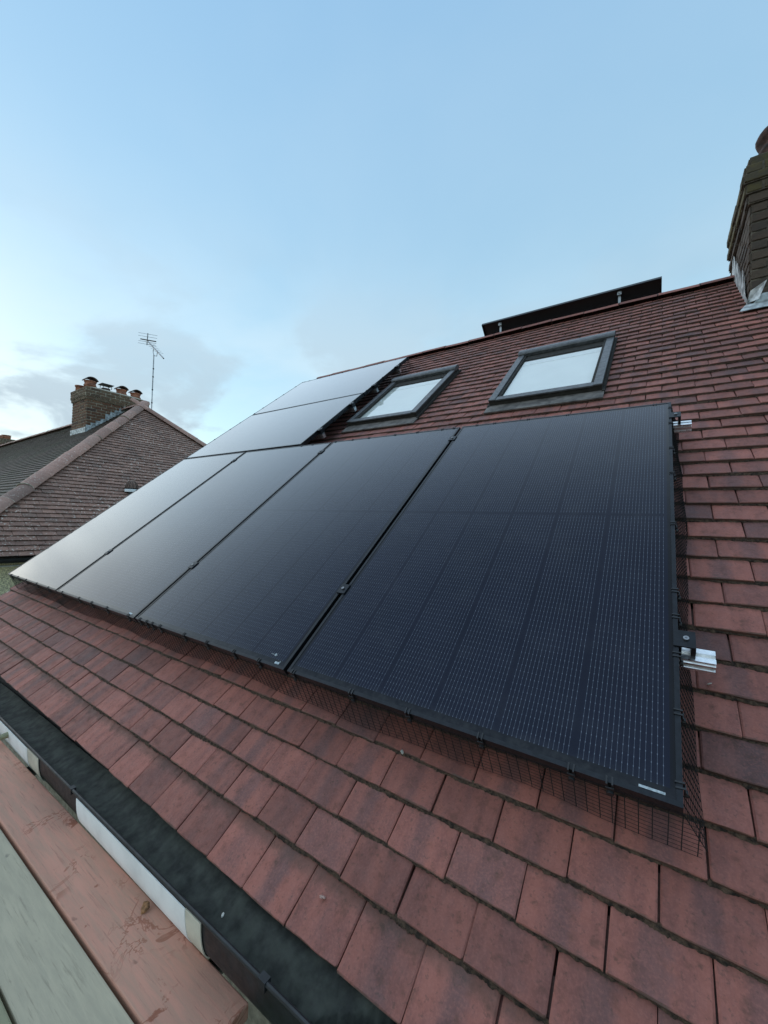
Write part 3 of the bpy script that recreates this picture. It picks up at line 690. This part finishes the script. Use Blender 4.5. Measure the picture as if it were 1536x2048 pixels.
# ------------------------------------------------------------------ skylights
def skylight(u, v, label):
    t = empty('skylight', RP(u, v, H0), (TH, 0, 0)); tag(t, label, 'skylight', 'skylights in the front slope')
    W, H, z = WW, WH, 0.060
    o = MB(); o.box(-.015, W + .015, -.12, .02, .000, .010); o.build('apron', M_lead, t)
    o = MB(); o.box(-.018, 0, -.02, H + .02, -.004, .016); o.box(W, W + .018, -.02, H + .02, -.004, .016); o.box(0, W, H, H + .03, -.004, .014); o.build('flashing', M_wdark, t)
    o = MB(); o.box(0, .03, 0, H, -.01, z - .012); o.box(W - .03, W, 0, H, -.01, z - .012); o.box(.03, W - .03, 0, .03, -.01, z - .012); o.box(.03, W - .03, H - .03, H, -.01, z - .012); o.build('casing', M_wdark, t)
    for n, x0, x1 in (('side_cover', -.004, .052), ('side_cover', W - .052, W + .004)):
        o = MB(); o.box(x0, x1, -.004, H - .10, z - .012, z); o.build(n, M_wgrey, t, bevel=.003)
    o = MB(); o.box(.052, W - .052, -.008, .054, z - .016, z - .003); o.build('bottom_cover', M_wgrey, t, bevel=.003)
    o = MB(); prof = [(H - .105, z - .018), (H - .105, z + .010), (H - .094, z + .022), (H - .070, z + .028), (H - .02, z + .026), (H + .006, z + .010), (H + .006, z - .018)]
    o.extrude(prof, -.008, W + .008); o.build('top_hood', M_wgrey, t, bevel=.002)
    s_ = empty('x'); bpy.data.objects.remove(s_)
    o = MB(); i0 = .052
    o.box(i0, i0 + .020, 0.054, H - .10, z - .050, z - .010); o.box(W - i0 - .020, W - i0, 0.054, H - .10, z - .050, z - .010)
    o.box(i0 + .020, W - i0 - .020, .054, .074, z - .050, z - .011); sash = o.build('sash', M_wdark, t)
    o = MB(); o.box(i0 + .020, W - i0 - .020, H - .215, H - .10, z - .046, z - .020); o.build('vent_flap', M_wdark, t)
    o = MB(); o.quad([(i0 + .020, .074, z - .024), (W - i0 - .020, .074, z - .024), (W - i0 - .020, H - .215, z - .024), (i0 + .020, H - .215, z - .024)]); o.build('pane', M_pane, t)
    o = MB(); o.box(i0 + .020, W - i0 - .020, .074, H - .215, z - .038, z - .034); o.build('blind', M_blind, t)
    o = MB(); o.box(i0 + .028, W - i0 - .028, H - .33, H - .29, z - .0335, z - .029); o.build('blind_bar', M_white, t)
    return t
skylight(*WIN[0], 'small grey skylight between the wide solar panels and the other skylight')
skylight(*WIN[1], 'right hand grey skylight above the large dark solar panel')

# ------------------------------------------------------------------ chimneys
def brick_mesh(l, w, h, rng):
    b = .004; vs = []
    def J(): return rng.uniform(-.002, .002)
    for z, k in ((-h / 2, b), (-h / 2 + b, 0), (h / 2 - b, 0), (h / 2, b)):
        for sx, sy in ((-1, -1), (1, -1), (1, 1), (-1, 1)): vs.append((sx * (l / 2 - k) + J(), sy * (w / 2 - k) + J(), z))
    fs = [(3, 2, 1, 0), (12, 13, 14, 15)]
    for j in range(3):
        for i in range(4): fs.append((j * 4 + i, j * 4 + (i + 1) % 4, (j + 1) * 4 + (i + 1) % 4, (j + 1) * 4 + i))
    return vs, fs
BR = random.Random(21)
_bm = {}
def bmesh_for(L, mat):
    key = (round(L, 2), mat.name)
    if key not in _bm:
        ms = []
        for _ in range(3):
            vs, fs = brick_mesh(round(L, 2) - .004, .1025, .061, BR); ms.append(mesh_uv('brick', vs, fs, [(.5, .5)] * len(vs), mat))
        _bm[key] = ms
    return BR.choice(_bm[key])
def stack(t, x0, x1, y0, y1, z0, z1, corbel, mats, faces='xy', shape=None, hidden=None, proud=.005, mortar=None):
    """brick shaft; bricks of the faces that show are objects, the others one joined part. shape(z) -> inset offsets (dx0, dx1, dy0, dy1)"""
    n = int((z1 - z0) / .075); core = MB(); J = MB(); jt = []
    for r in range(n):
        z = z0 + r * .075 + .0375; e = corbel(r, n); s = shape(z) if shape else (0, 0, 0, 0)
        X0, X1, Y0, Y1 = x0 - e + s[0], x1 + e - s[1], y0 - e + s[2], y1 + e - s[3]
        core.box(X0 + .004, X1 - .004, Y0 + .004, Y1 - .004, z - .0375, z + .0375)
        mat = mats(r, n)
        for face in range(4):
            length = (Y1 - Y0) if face in (0, 1) else (X1 - X0)
            p = 0.0; first = .1025 if (r + face) % 2 else .215
            # corners alternate so that the bond breaks joint
            pos = []; L = first
            while p < length - .02:
                L = min(L, length - p); pos.append((p + L / 2, L - .010)); p += L; L = .225 if len(pos) > 0 else first
            for c, l in pos:
                if l < .03: continue
                if face == 0: P = Vector((X1 - .051 + proud, Y0 + c, z)); rz = math.pi / 2
                elif face == 1: P = Vector((X0 + .051 - proud, Y0 + c, z)); rz = math.pi / 2
                elif face == 2: P = Vector((X0 + c, Y0 + .051 - proud, z)); rz = 0
                else: P = Vector((X0 + c, Y1 - .051 + proud, z)); rz = 0
                if hidden and hidden(P): continue
                show = str(face) in faces
                me = bmesh_for(l, mat); M = Matrix.Translation(P + Vector((BR.uniform(-.002, .002), BR.uniform(-.002, .002), BR.uniform(-.001, .001)))) @ Matrix.Rotation(rz + BR.gauss(0, .006), 4, 'Z')
                if show:
                    o = bpy.data.objects.new('brick', me); col.objects.link(o); o.parent = t; o.matrix_local = Matrix.Translation(-t.location) @ M
                else:
                    J.add([M @ v.co - t.location for v in me.vertices], [tuple(p.vertices) for p in me.polygons]); jt += [BR.random()] * len(me.vertices)
    core.v = [tuple(Vector(v) - t.location) for v in core.v]
    core.build('mortar_core', mortar or M_mortar, t)
    if J.v:
        me = mesh_uv('bricks', J.v, J.f, [(.5, .5)] * len(J.v), mats(0, n), jt); tag(link('bricks', me, t), kind='stuff')

# neighbour's roof data
AP = Vector((-11.1446, 3.8584, 3.3537)); XE, EZ, YF = -7.109, -0.0323, -0.177; YK = 2 * AP.y - YF
T40 = math.tan(R(40)); C4, S4 = math.cos(R(40)), math.sin(R(40)); XFAR = -30.0
ch = empty('brick_chimney', (-12.53, 3.70, 2.4)); tag(ch, 'weathered brick chimney with hooded terracotta pots on the neighbouring hipped roof', 'chimney')
def nroof_z(P): return EZ + T40 * min(P.y - YF, YK - P.y)
stack(ch, -13.01, -12.06, 2.965, 4.40, 2.40, 3.75, lambda r, n: (0.0 if r < n - 4 else .028 if r < n - 3 else .045), lambda r, n: M_brickm if r > n - 5 else M_brick, faces='02',
      hidden=lambda P: P.z < nroof_z(P) - .10)
cap = MB(); cap.add([(-.49, -.74, 1.352), (.48, -.74, 1.352), (.48, .70, 1.352), (-.49, .70, 1.352), (-.3, -.5, 1.43), (.3, -.5, 1.43), (.3, .5, 1.43), (-.3, .5, 1.43)], [(4, 5, 6, 7), (0, 1, 5, 4), (1, 2, 6, 5), (2, 3, 7, 6), (3, 0, 4, 7)])
cap.build('mortar_cap', M_mortar, ch)
def pot_mesh():
    o = MB(); o.lathe([(.128, 0), (.126, .10), (.142, .115), (.145, .135), (.128, .15), (.124, .21), (.140, .225), (.143, .25), (.112, .25), (.110, .05)], 20); return o.mesh('pot', M_terra, True)
potm = pot_mesh()
def hood_mesh():
    o = MB(); n = 9; r = .172; pr = []
    for i in range(n): a = -R(60) + R(120) * i / (n - 1); pr.append((math.sin(a) * r, math.cos(a) * r - r * .5))
    po = [(y, z + .265) for y, z in pr]; pi = [(y * .9, z * .9 + .253) for y, z in pr]
    o.extrude(po + pi[::-1], -.135, .135); return o.mesh('hood', M_terrad)
hoodm = hood_mesh()
for (y, x, s) in ((3.165, -12.5, 1.0), (3.91, -12.5, .95), (4.275, -12.5, .95)):
    p = link('pot', potm, ch, (x + 12.53, y - 3.70, 1.37)); p.scale = (s, s, s); link('hood', hoodm, p)
sm = MB(); sm.lathe([(.105, 0), (.105, .10), (.122, .11), (.122, .14), (.09, .14), (.09, .02)], 18); link('pot', sm.mesh('pot', M_terra, True), ch, (-.24, -.66, 1.36))
cw = MB(); cw.lathe([(.13, 0), (.13, .10), (.105, .12), (.105, .16), (.09, .16), (.09, .02)], 18); c_ = link('cowl_base', cw.mesh('cowl_base', M_terrad, True), ch, (.03, 3.53 - 3.70, 1.37))
cw = MB(); cw.lathe([(.165, .255), (.03, .295), (.0, .296)], 4); cw.box(-.145, .145, -.145, .145, .252, .262)
for a in range(4): cw.box(*(lambda x, y: (x - .006, x + .006, y - .006, y + .006))(.10 * (1, -1, -1, 1)[a], .10 * (1, 1, -1, -1)[a]), .14, .255)
link('cowl_top', cw.mesh('cowl_top', M_black), c_)
# stepped flashing and apron where the chimney meets the roof
fl = MB()
for i in range(9):
    y = 2.965 + i * .105; zb = nroof_z(Vector((0, y, 0))); zt = zb + .20
    fl.box(-12.06 - 0 + .0105 + 12.53, -12.06 + .016 + 12.53, y - 3.70, y + .105 - 3.70, zb - .05 - 2.4, math.floor(zt / .075) * .075 - 2.4)
fl.box(-13.03 + 12.53, -12.03 + 12.53, 2.945 - 3.70, 2.955 - 3.70, nroof_z(Vector((0, 2.965, 0))) - .06 - 2.4, nroof_z(Vector((0, 2.965, 0))) + .11 - 2.4)
fl.build('flashing', M_leadw, ch)

ch2 = empty('brick_chimney', (-26.1, 4.35, 2.2)); tag(ch2, 'small distant brick chimney with a terracotta pot at the left edge of the photo', 'chimney')
stack(ch2, -26.6, -25.60, 4.10, 4.62, 2.2, 3.93, lambda r, n: (0.0 if r < n - 5 else .05 if r < n - 2 else .02), lambda r, n: M_brickm if r > n - 4 else M_brick, faces='02', hidden=lambda P: P.z < 2.8)
p = link('pot', potm, ch2, (.25, .0, 1.72)); p.scale = (1.25, 1.25, .8)
p = link('pot', potm, ch2, (-.30, .0, 1.72)); p.scale = (1.25, 1.25, .9)

# our own chimney at the right edge
ch3 = empty('brick_chimney', (1.05, 3.6, 2.2)); tag(ch3, 'dark mossy brick chimney with torn white flashing at the right edge', 'chimney')
def shp3(z):
    k = max(0.0, min(1.0, (z - 2.9) / 0.75)); return (0.0, 0.0, 0.0, k * 1.05)
stack(ch3, 0.517, 1.60, 3.085, 4.40, 2.20, 3.475, lambda r, n: (0.0 if r < n - 5 else (.018, .036, .050, .036, .010)[r - n + 5]), lambda r, n: M_brickg if r > n - 5 else M_brickd, faces='12', shape=shp3, mortar=M_mortard)
pm = MB(); pm.lathe([(.15, 0), (.15, .05), (.16, .07), (.16, .10), (.14, .115), (.14, .15), (.165, .17), (.175, .205), (.16, .235), (.125, .24), (.12, .02)], 22)
link('pot', pm.mesh('pot', M_terram, True), ch3, (.735 - 1.05, 3.22 - 3.6, 1.27))
pm = MB(); pm.add([(-.52, -.50, 1.265), (.54, -.50, 1.265), (.54, -.05, 1.265), (-.52, -.05, 1.265), (-.40, -.42, 1.31), (.4, -.42, 1.31), (.4, -.15, 1.31), (-.40, -.15, 1.31)], [(4, 5, 6, 7), (0, 1, 5, 4), (1, 2, 6, 5), (2, 3, 7, 6), (3, 0, 4, 7)])
pm.build('mortar_cap', M_brickg, ch3)
# lead flashing: ragged teeth up the side, folded corner, apron across the front
fl = MB(); rs = random.Random(4); y = 3.07
def rz(y): return ZR - (YR - y) * SN / CS if y < YR else ZR
pts_lo = []; pts_hi = []
while y < 3.92:
    pts_lo.append((y, rz(y) - .03)); pts_hi.append((y, rz(y) + rs.choice((.07, .20)) + rs.uniform(0, .05) if y > 3.16 else rz(y) + .06)); y += .032
for i in range(len(pts_lo) - 1):
    a, b, c, d = pts_lo[i], pts_lo[i + 1], pts_hi[i + 1], pts_hi[i]
    fl.quad([(0.507 - 1.05, a[0] - 3.6, a[1] - 2.2), (0.507 - 1.05, b[0] - 3.6, b[1] - 2.2), (0.500 - 1.05, c[0] - 3.6, c[1] - 2.2), (0.500 - 1.05, d[0] - 3.6, d[1] - 2.2)])
fl.build('side_flashing', M_leadw, ch3)
fl = MB(); za = rz(3.07)
fl.quad([(0.50 - 1.05, 3.066 - 3.6, za - .03 - 2.2), (1.62 - 1.05, 3.066 - 3.6, za - .03 - 2.2), (1.62 - 1.05, 3.066 - 3.6, za + .085 - 2.2), (0.585 - 1.05, 3.066 - 3.6, za + .08 - 2.2)])
for a, b in ((RP(.44, 3.70, H0 + .006), RP(1.62, 3.86, H0 + .010)),):
    o = Vector((1.05, 3.6, 2.2)); fl.quad([RP(.44, 3.70, H0 + .012) - o, RP(1.62, 3.70, H0 + .012) - o, RP(1.62, 3.87, H0 + .012) - o, RP(.50, 3.87, H0 + .012) - o])
    fl.quad([RP(.50, 3.87, H0 + .012) - o, RP(.56, 3.80, H0 + .05) - o, RP(.60, 3.86, H0 + .16) - o, RP(.515, 3.88, H0 + .10) - o])
fl.build('apron', M_leadw, ch3)

# ------------------------------------------------------------------ neighbouring house
nb = empty('hipped_house', (-14, 3.86, GZ)); tag(nb, 'neighbouring pebbledashed house with brown hipped tile roof on the left', 'house')
def npart(mb, name, mat, **k):
    o = mb.build(name, mat, nb, **k); o.location = -nb.location; return o
dk = MB(); s = -.05
AP2 = Vector((XFAR, AP.y, AP.z))
dk.quad([(XE, YF, EZ + s), (XE, YK, EZ + s), (AP.x, AP.y, AP.z + s)])
dk.quad([(XFAR, YF, EZ + s), (XE, YF, EZ + s), (AP.x, AP.y, AP.z + s), (XFAR, AP.y, AP.z + s)])
dk.quad([(XE, YK, EZ + s), (XFAR, YK, EZ + s), (XFAR, AP.y, AP.z + s), (AP.x, AP.y, AP.z + s)])
nroof = npart(dk, 'roof', M_under)
SL = (AP.x * -1 + XE) / C4
fr_h = (Vector((XE, YF, EZ)), Vector((0, 1, 0)), Vector((-C4, 0, S4)), Vector((S4, 0, C4)))
def hb(v): k = v * C4; return (k, (YK - YF) - k)
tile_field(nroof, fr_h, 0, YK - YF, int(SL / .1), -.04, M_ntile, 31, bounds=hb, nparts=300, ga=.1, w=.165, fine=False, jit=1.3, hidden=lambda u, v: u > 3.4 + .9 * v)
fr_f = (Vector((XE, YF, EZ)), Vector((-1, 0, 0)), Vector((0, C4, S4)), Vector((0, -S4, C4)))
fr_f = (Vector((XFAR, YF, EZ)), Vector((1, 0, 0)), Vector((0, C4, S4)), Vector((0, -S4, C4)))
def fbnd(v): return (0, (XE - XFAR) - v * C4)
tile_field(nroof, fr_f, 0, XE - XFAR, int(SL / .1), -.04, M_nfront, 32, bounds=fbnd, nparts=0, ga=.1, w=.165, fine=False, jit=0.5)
# hip and ridge cappings
def capping(a, b, L, mat, r, seed, name, lift=-.045, mort=True):
    me = mesh_uv(name, *ridge_shape(L - .004, r, 9, R(78)), mat); me.polygons.foreach_set('use_smooth', [True] * len(me.polygons))
    d = (b - a).normalized(); n = int((b - a).length / L); rs = random.Random(seed); mb = MB()
    side = Vector((0, 0, 1)).cross(d).normalized(); up = d.cross(side)
    B = Matrix(((d.x, side.x, up.x), (d.y, side.y, up.y), (d.z, side.z, up.z))).to_4x4()
    arc = [Vector((0, math.sin(R(-72 + 18 * k)) * 1.12, math.cos(R(-72 + 18 * k)))) * (r * .997) for k in range(9)]
    mb.path(arc, .008, 5); jme = mb.mesh('mortar_joint', M_mortar)
    for i in range(n + 1):
        p = a + d * (i * L) + up * (lift + rs.uniform(-.004, .004))
        o = bpy.data.objects.new(name, me); col.objects.link(o); o.parent = nroof
        o.matrix_local = Matrix.Translation(p) @ B @ Matrix.Rotation(rs.gauss(0, .01), 4, 'Z') @ Matrix.Rotation(rs.gauss(0, .01), 4, 'Y')
        if rs.random() < .6:
            q = bpy.data.objects.new('mortar_joint', jme); col.objects.link(q); q.parent = nroof; q.matrix_local = Matrix.Translation(p) @ B
capping(Vector((XE, YF, EZ)), AP, .46, M_hip, .115, 51, 'hip_tile')
capping(Vector((XE, YK, EZ)), AP, .46, M_hip, .115, 52, 'hip_tile')
capping(AP, AP2, .45, M_hip, .115, 53, 'ridge_tile')
# eaves, gutter and wall
gt = MB(); gt.extrude([(YF - .1, 0), (YF, 0), (YF, 0.1)], 0, .001) if False else None
def hbar(mb, x0, x1, z0, z1): mb.box(x0, x1, YF, YK, z0, z1)
e1 = MB(); prof = gprof(.056, .06, 10); vs = []
for yy in (YF - .05, YK + .05): vs += [(XE + .045 + a, yy, EZ - .062 + b) for a, b in prof] 
n_ = len(prof); e1.add(vs, [(i, i + 1, n_ + i + 1, n_ + i) for i in range(n_ - 1)])
npart(e1, 'gutter', M_gut)
e2 = MB(); hbar(e2, XE - .03, XE - .010, EZ - .10, EZ - .06); e2.box(XE - .09, XE - .03, YF + .02, YK - .02, EZ - .115, EZ - .105); npart(e2, 'fascia', M_wdark)
e3 = MB(); e3.tube((XE - .075, YF + .1, EZ - .175), (XE - .075, YK - .1, EZ - .130), .012, 8); npart(e3, 'cable', M_white)
wl = MB(); wl.box(XFAR, XE - .09, YF + .12, YK - .12, GZ, EZ - .10); npart(wl, 'wall', M_render)

# roof vent on the hip slope
vt = empty('roof_vent', Vector((-8.277, 2.50, 0.985)), (0, 0, 0)); tag(vt, 'small ribbed dome vent with a white collar on the neighbouring roof', 'roof vent')
o = MB(); o.lathe([(.105, .045), (.100, .06), (.085, .12), (.055, .165), (.0, .178)], 18); o.build('dome', M_hip, vt, smooth=True)
for i in range(14):
    a = 2 * math.pi * i / 14; o = MB(); o.path([(math.cos(a) * r, math.sin(a) * r, z) for r, z in ((.112, .045), (.104, .075), (.09, .12), (.06, .166), (.02, .182))], .008, 5); o.build('rib', M_hip, vt)
o = MB(); o.lathe([(.118, -.03), (.118, .022), (.09, .024)], 18); o.build('collar', M_white, vt, smooth=True)
o = MB(); o.lathe([(.075, -.15), (.075, .05)], 14); o.build('pipe', M_black, vt, smooth=True)

# television aerial behind the neighbour's chimney
ae = empty('television_aerial', (-12.86, 4.9, 2.4)); tag(ae, 'television aerial on a tall thin mast behind the brick chimney', 'aerial')
A0 = Vector((-12.86, 4.9, 2.4))
def L(p): return Vector(p) - A0
o = MB(); o.path([L((-12.856, 4.9, 2.4)), L((-12.875, 4.9, 5.45))], .017, 8); o.build('mast', M_galv, ae)
for z in (3.95, 4.35, 4.75, 5.0): o = MB(); o.tube(L((-12.865, 4.9, z)), L((-12.865, 4.9, z + .03)), .024, 8); o.build('cable_tie', M_black, ae)
b0, b1 = Vector((-12.183, 4.86, 5.177)), Vector((-13.466, 4.94, 6.06))
o = MB(); o.path([L(b0), L(b1)], .020, 6); o.build('boom', M_galv, ae)
o = MB(); o.path([L((-12.875, 4.9, 5.43)), L((-12.93, 4.9, 5.55)), L((-12.90, 4.9, 5.68))], .010, 5); o.path([L((-12.875, 4.9, 5.43)), L((-12.69, 4.9, 5.37)), L((-12.66, 4.9, 5.50))], .010, 5); o.build('cradle', M_galv, ae)
o = MB(); o.path([L((-13.416, 4.94, 6.27)), L((-13.445, 4.94, 5.90))], .016, 6); o.build('reflector_bar', M_galv, ae)
el = Vector((.94, .25, -.25)).normalized()
for c, h in (((-13.42, 4.94, 6.245), .42), ((-13.43, 4.94, 6.16), .42), ((-13.445, 4.94, 6.00), .40), ((-13.45, 4.94, 5.925), .40)):
    o = MB(); o.path([L(Vector(c) - el * h), L(Vector(c) + el * h)], .0055, 5); o.build('reflector_rod', M_galv, ae)
o = MB(); c = Vector((-13.36, 4.935, 6.02)); o.path([L(c - el * .34 + Vector((0, 0, .012))), L(c + el * .34 + Vector((0, 0, .012)))], .017, 6); o.build('dipole', M_black, ae)
for i in range(5):
    c = b1.lerp(b0, .2 + .12 * i) + Vector((0, 0, .012)); e2_ = Vector((.12, .99, .0)).normalized()
    o = MB(); o.path([L(c - e2_ * .15), L(c + e2_ * .15)], .004, 4); o.build('director_rod', M_galv, ae)

# ------------------------------------------------------------------ small debris on tiles and gutter
def chip(name, P, s, mat, label, cat, seed, flat=.5):
    rs = random.Random(seed); o = MB()
    pts = []; n = 7
    for j, (r, z) in enumerate(((.75, 0), (1, .45), (.7, 1))):
        for i in range(n): a = 2 * math.pi * i / n; k = rs.uniform(.65, 1.15); pts.append((math.cos(a) * r * s * k, math.sin(a) * r * s * k * 1.3, z * s * flat))
    o.add(pts, [(j * n + i, j * n + (i + 1) % n, (j + 1) * n + (i + 1) % n, (j + 1) * n + i) for j in range(2) for i in range(n)] + [tuple(range(2 * n, 3 * n))])
    ob = o.build(name, mat, None, smooth=False); ob.location = P; ob.rotation_euler = (TH, 0, rs.uniform(0, 6)); tag(ob, label, cat); return ob
chip('stone_chip', RP(-0.722, -0.430, H0 - .006), .0095, M_chip, 'pale pink stone chip lying on the lowest tile course', 'stone chip', 1)
chip('leaf_scrap', RP(-0.832, -0.0, -.345 * 0) * 0 + Vector((-0.955, -0.352, -0.476)), .0045, M_debris, 'pale scrap lying in the gutter moss below the tiles', 'scrap', 2, .4)
chip('leaf_scrap', Vector((-1.235, -0.405, -0.572)), .013, M_leaf, 'brown leaf scrap caught below the white gutter sleeve', 'leaf', 3, .5)
chip('twig_scrap', RP(-0.675, -0.055, H0 + .004), .0055, M_debris, 'pale twig scrap on the tile edge under the wire mesh', 'scrap', 5, .5)
chip('mortar_crumb', RP(0.072, 0.395, H0 + .003), .006, M_debris, 'tiny pale crumb on a tile below the lower rail end', 'crumb', 6, .5)
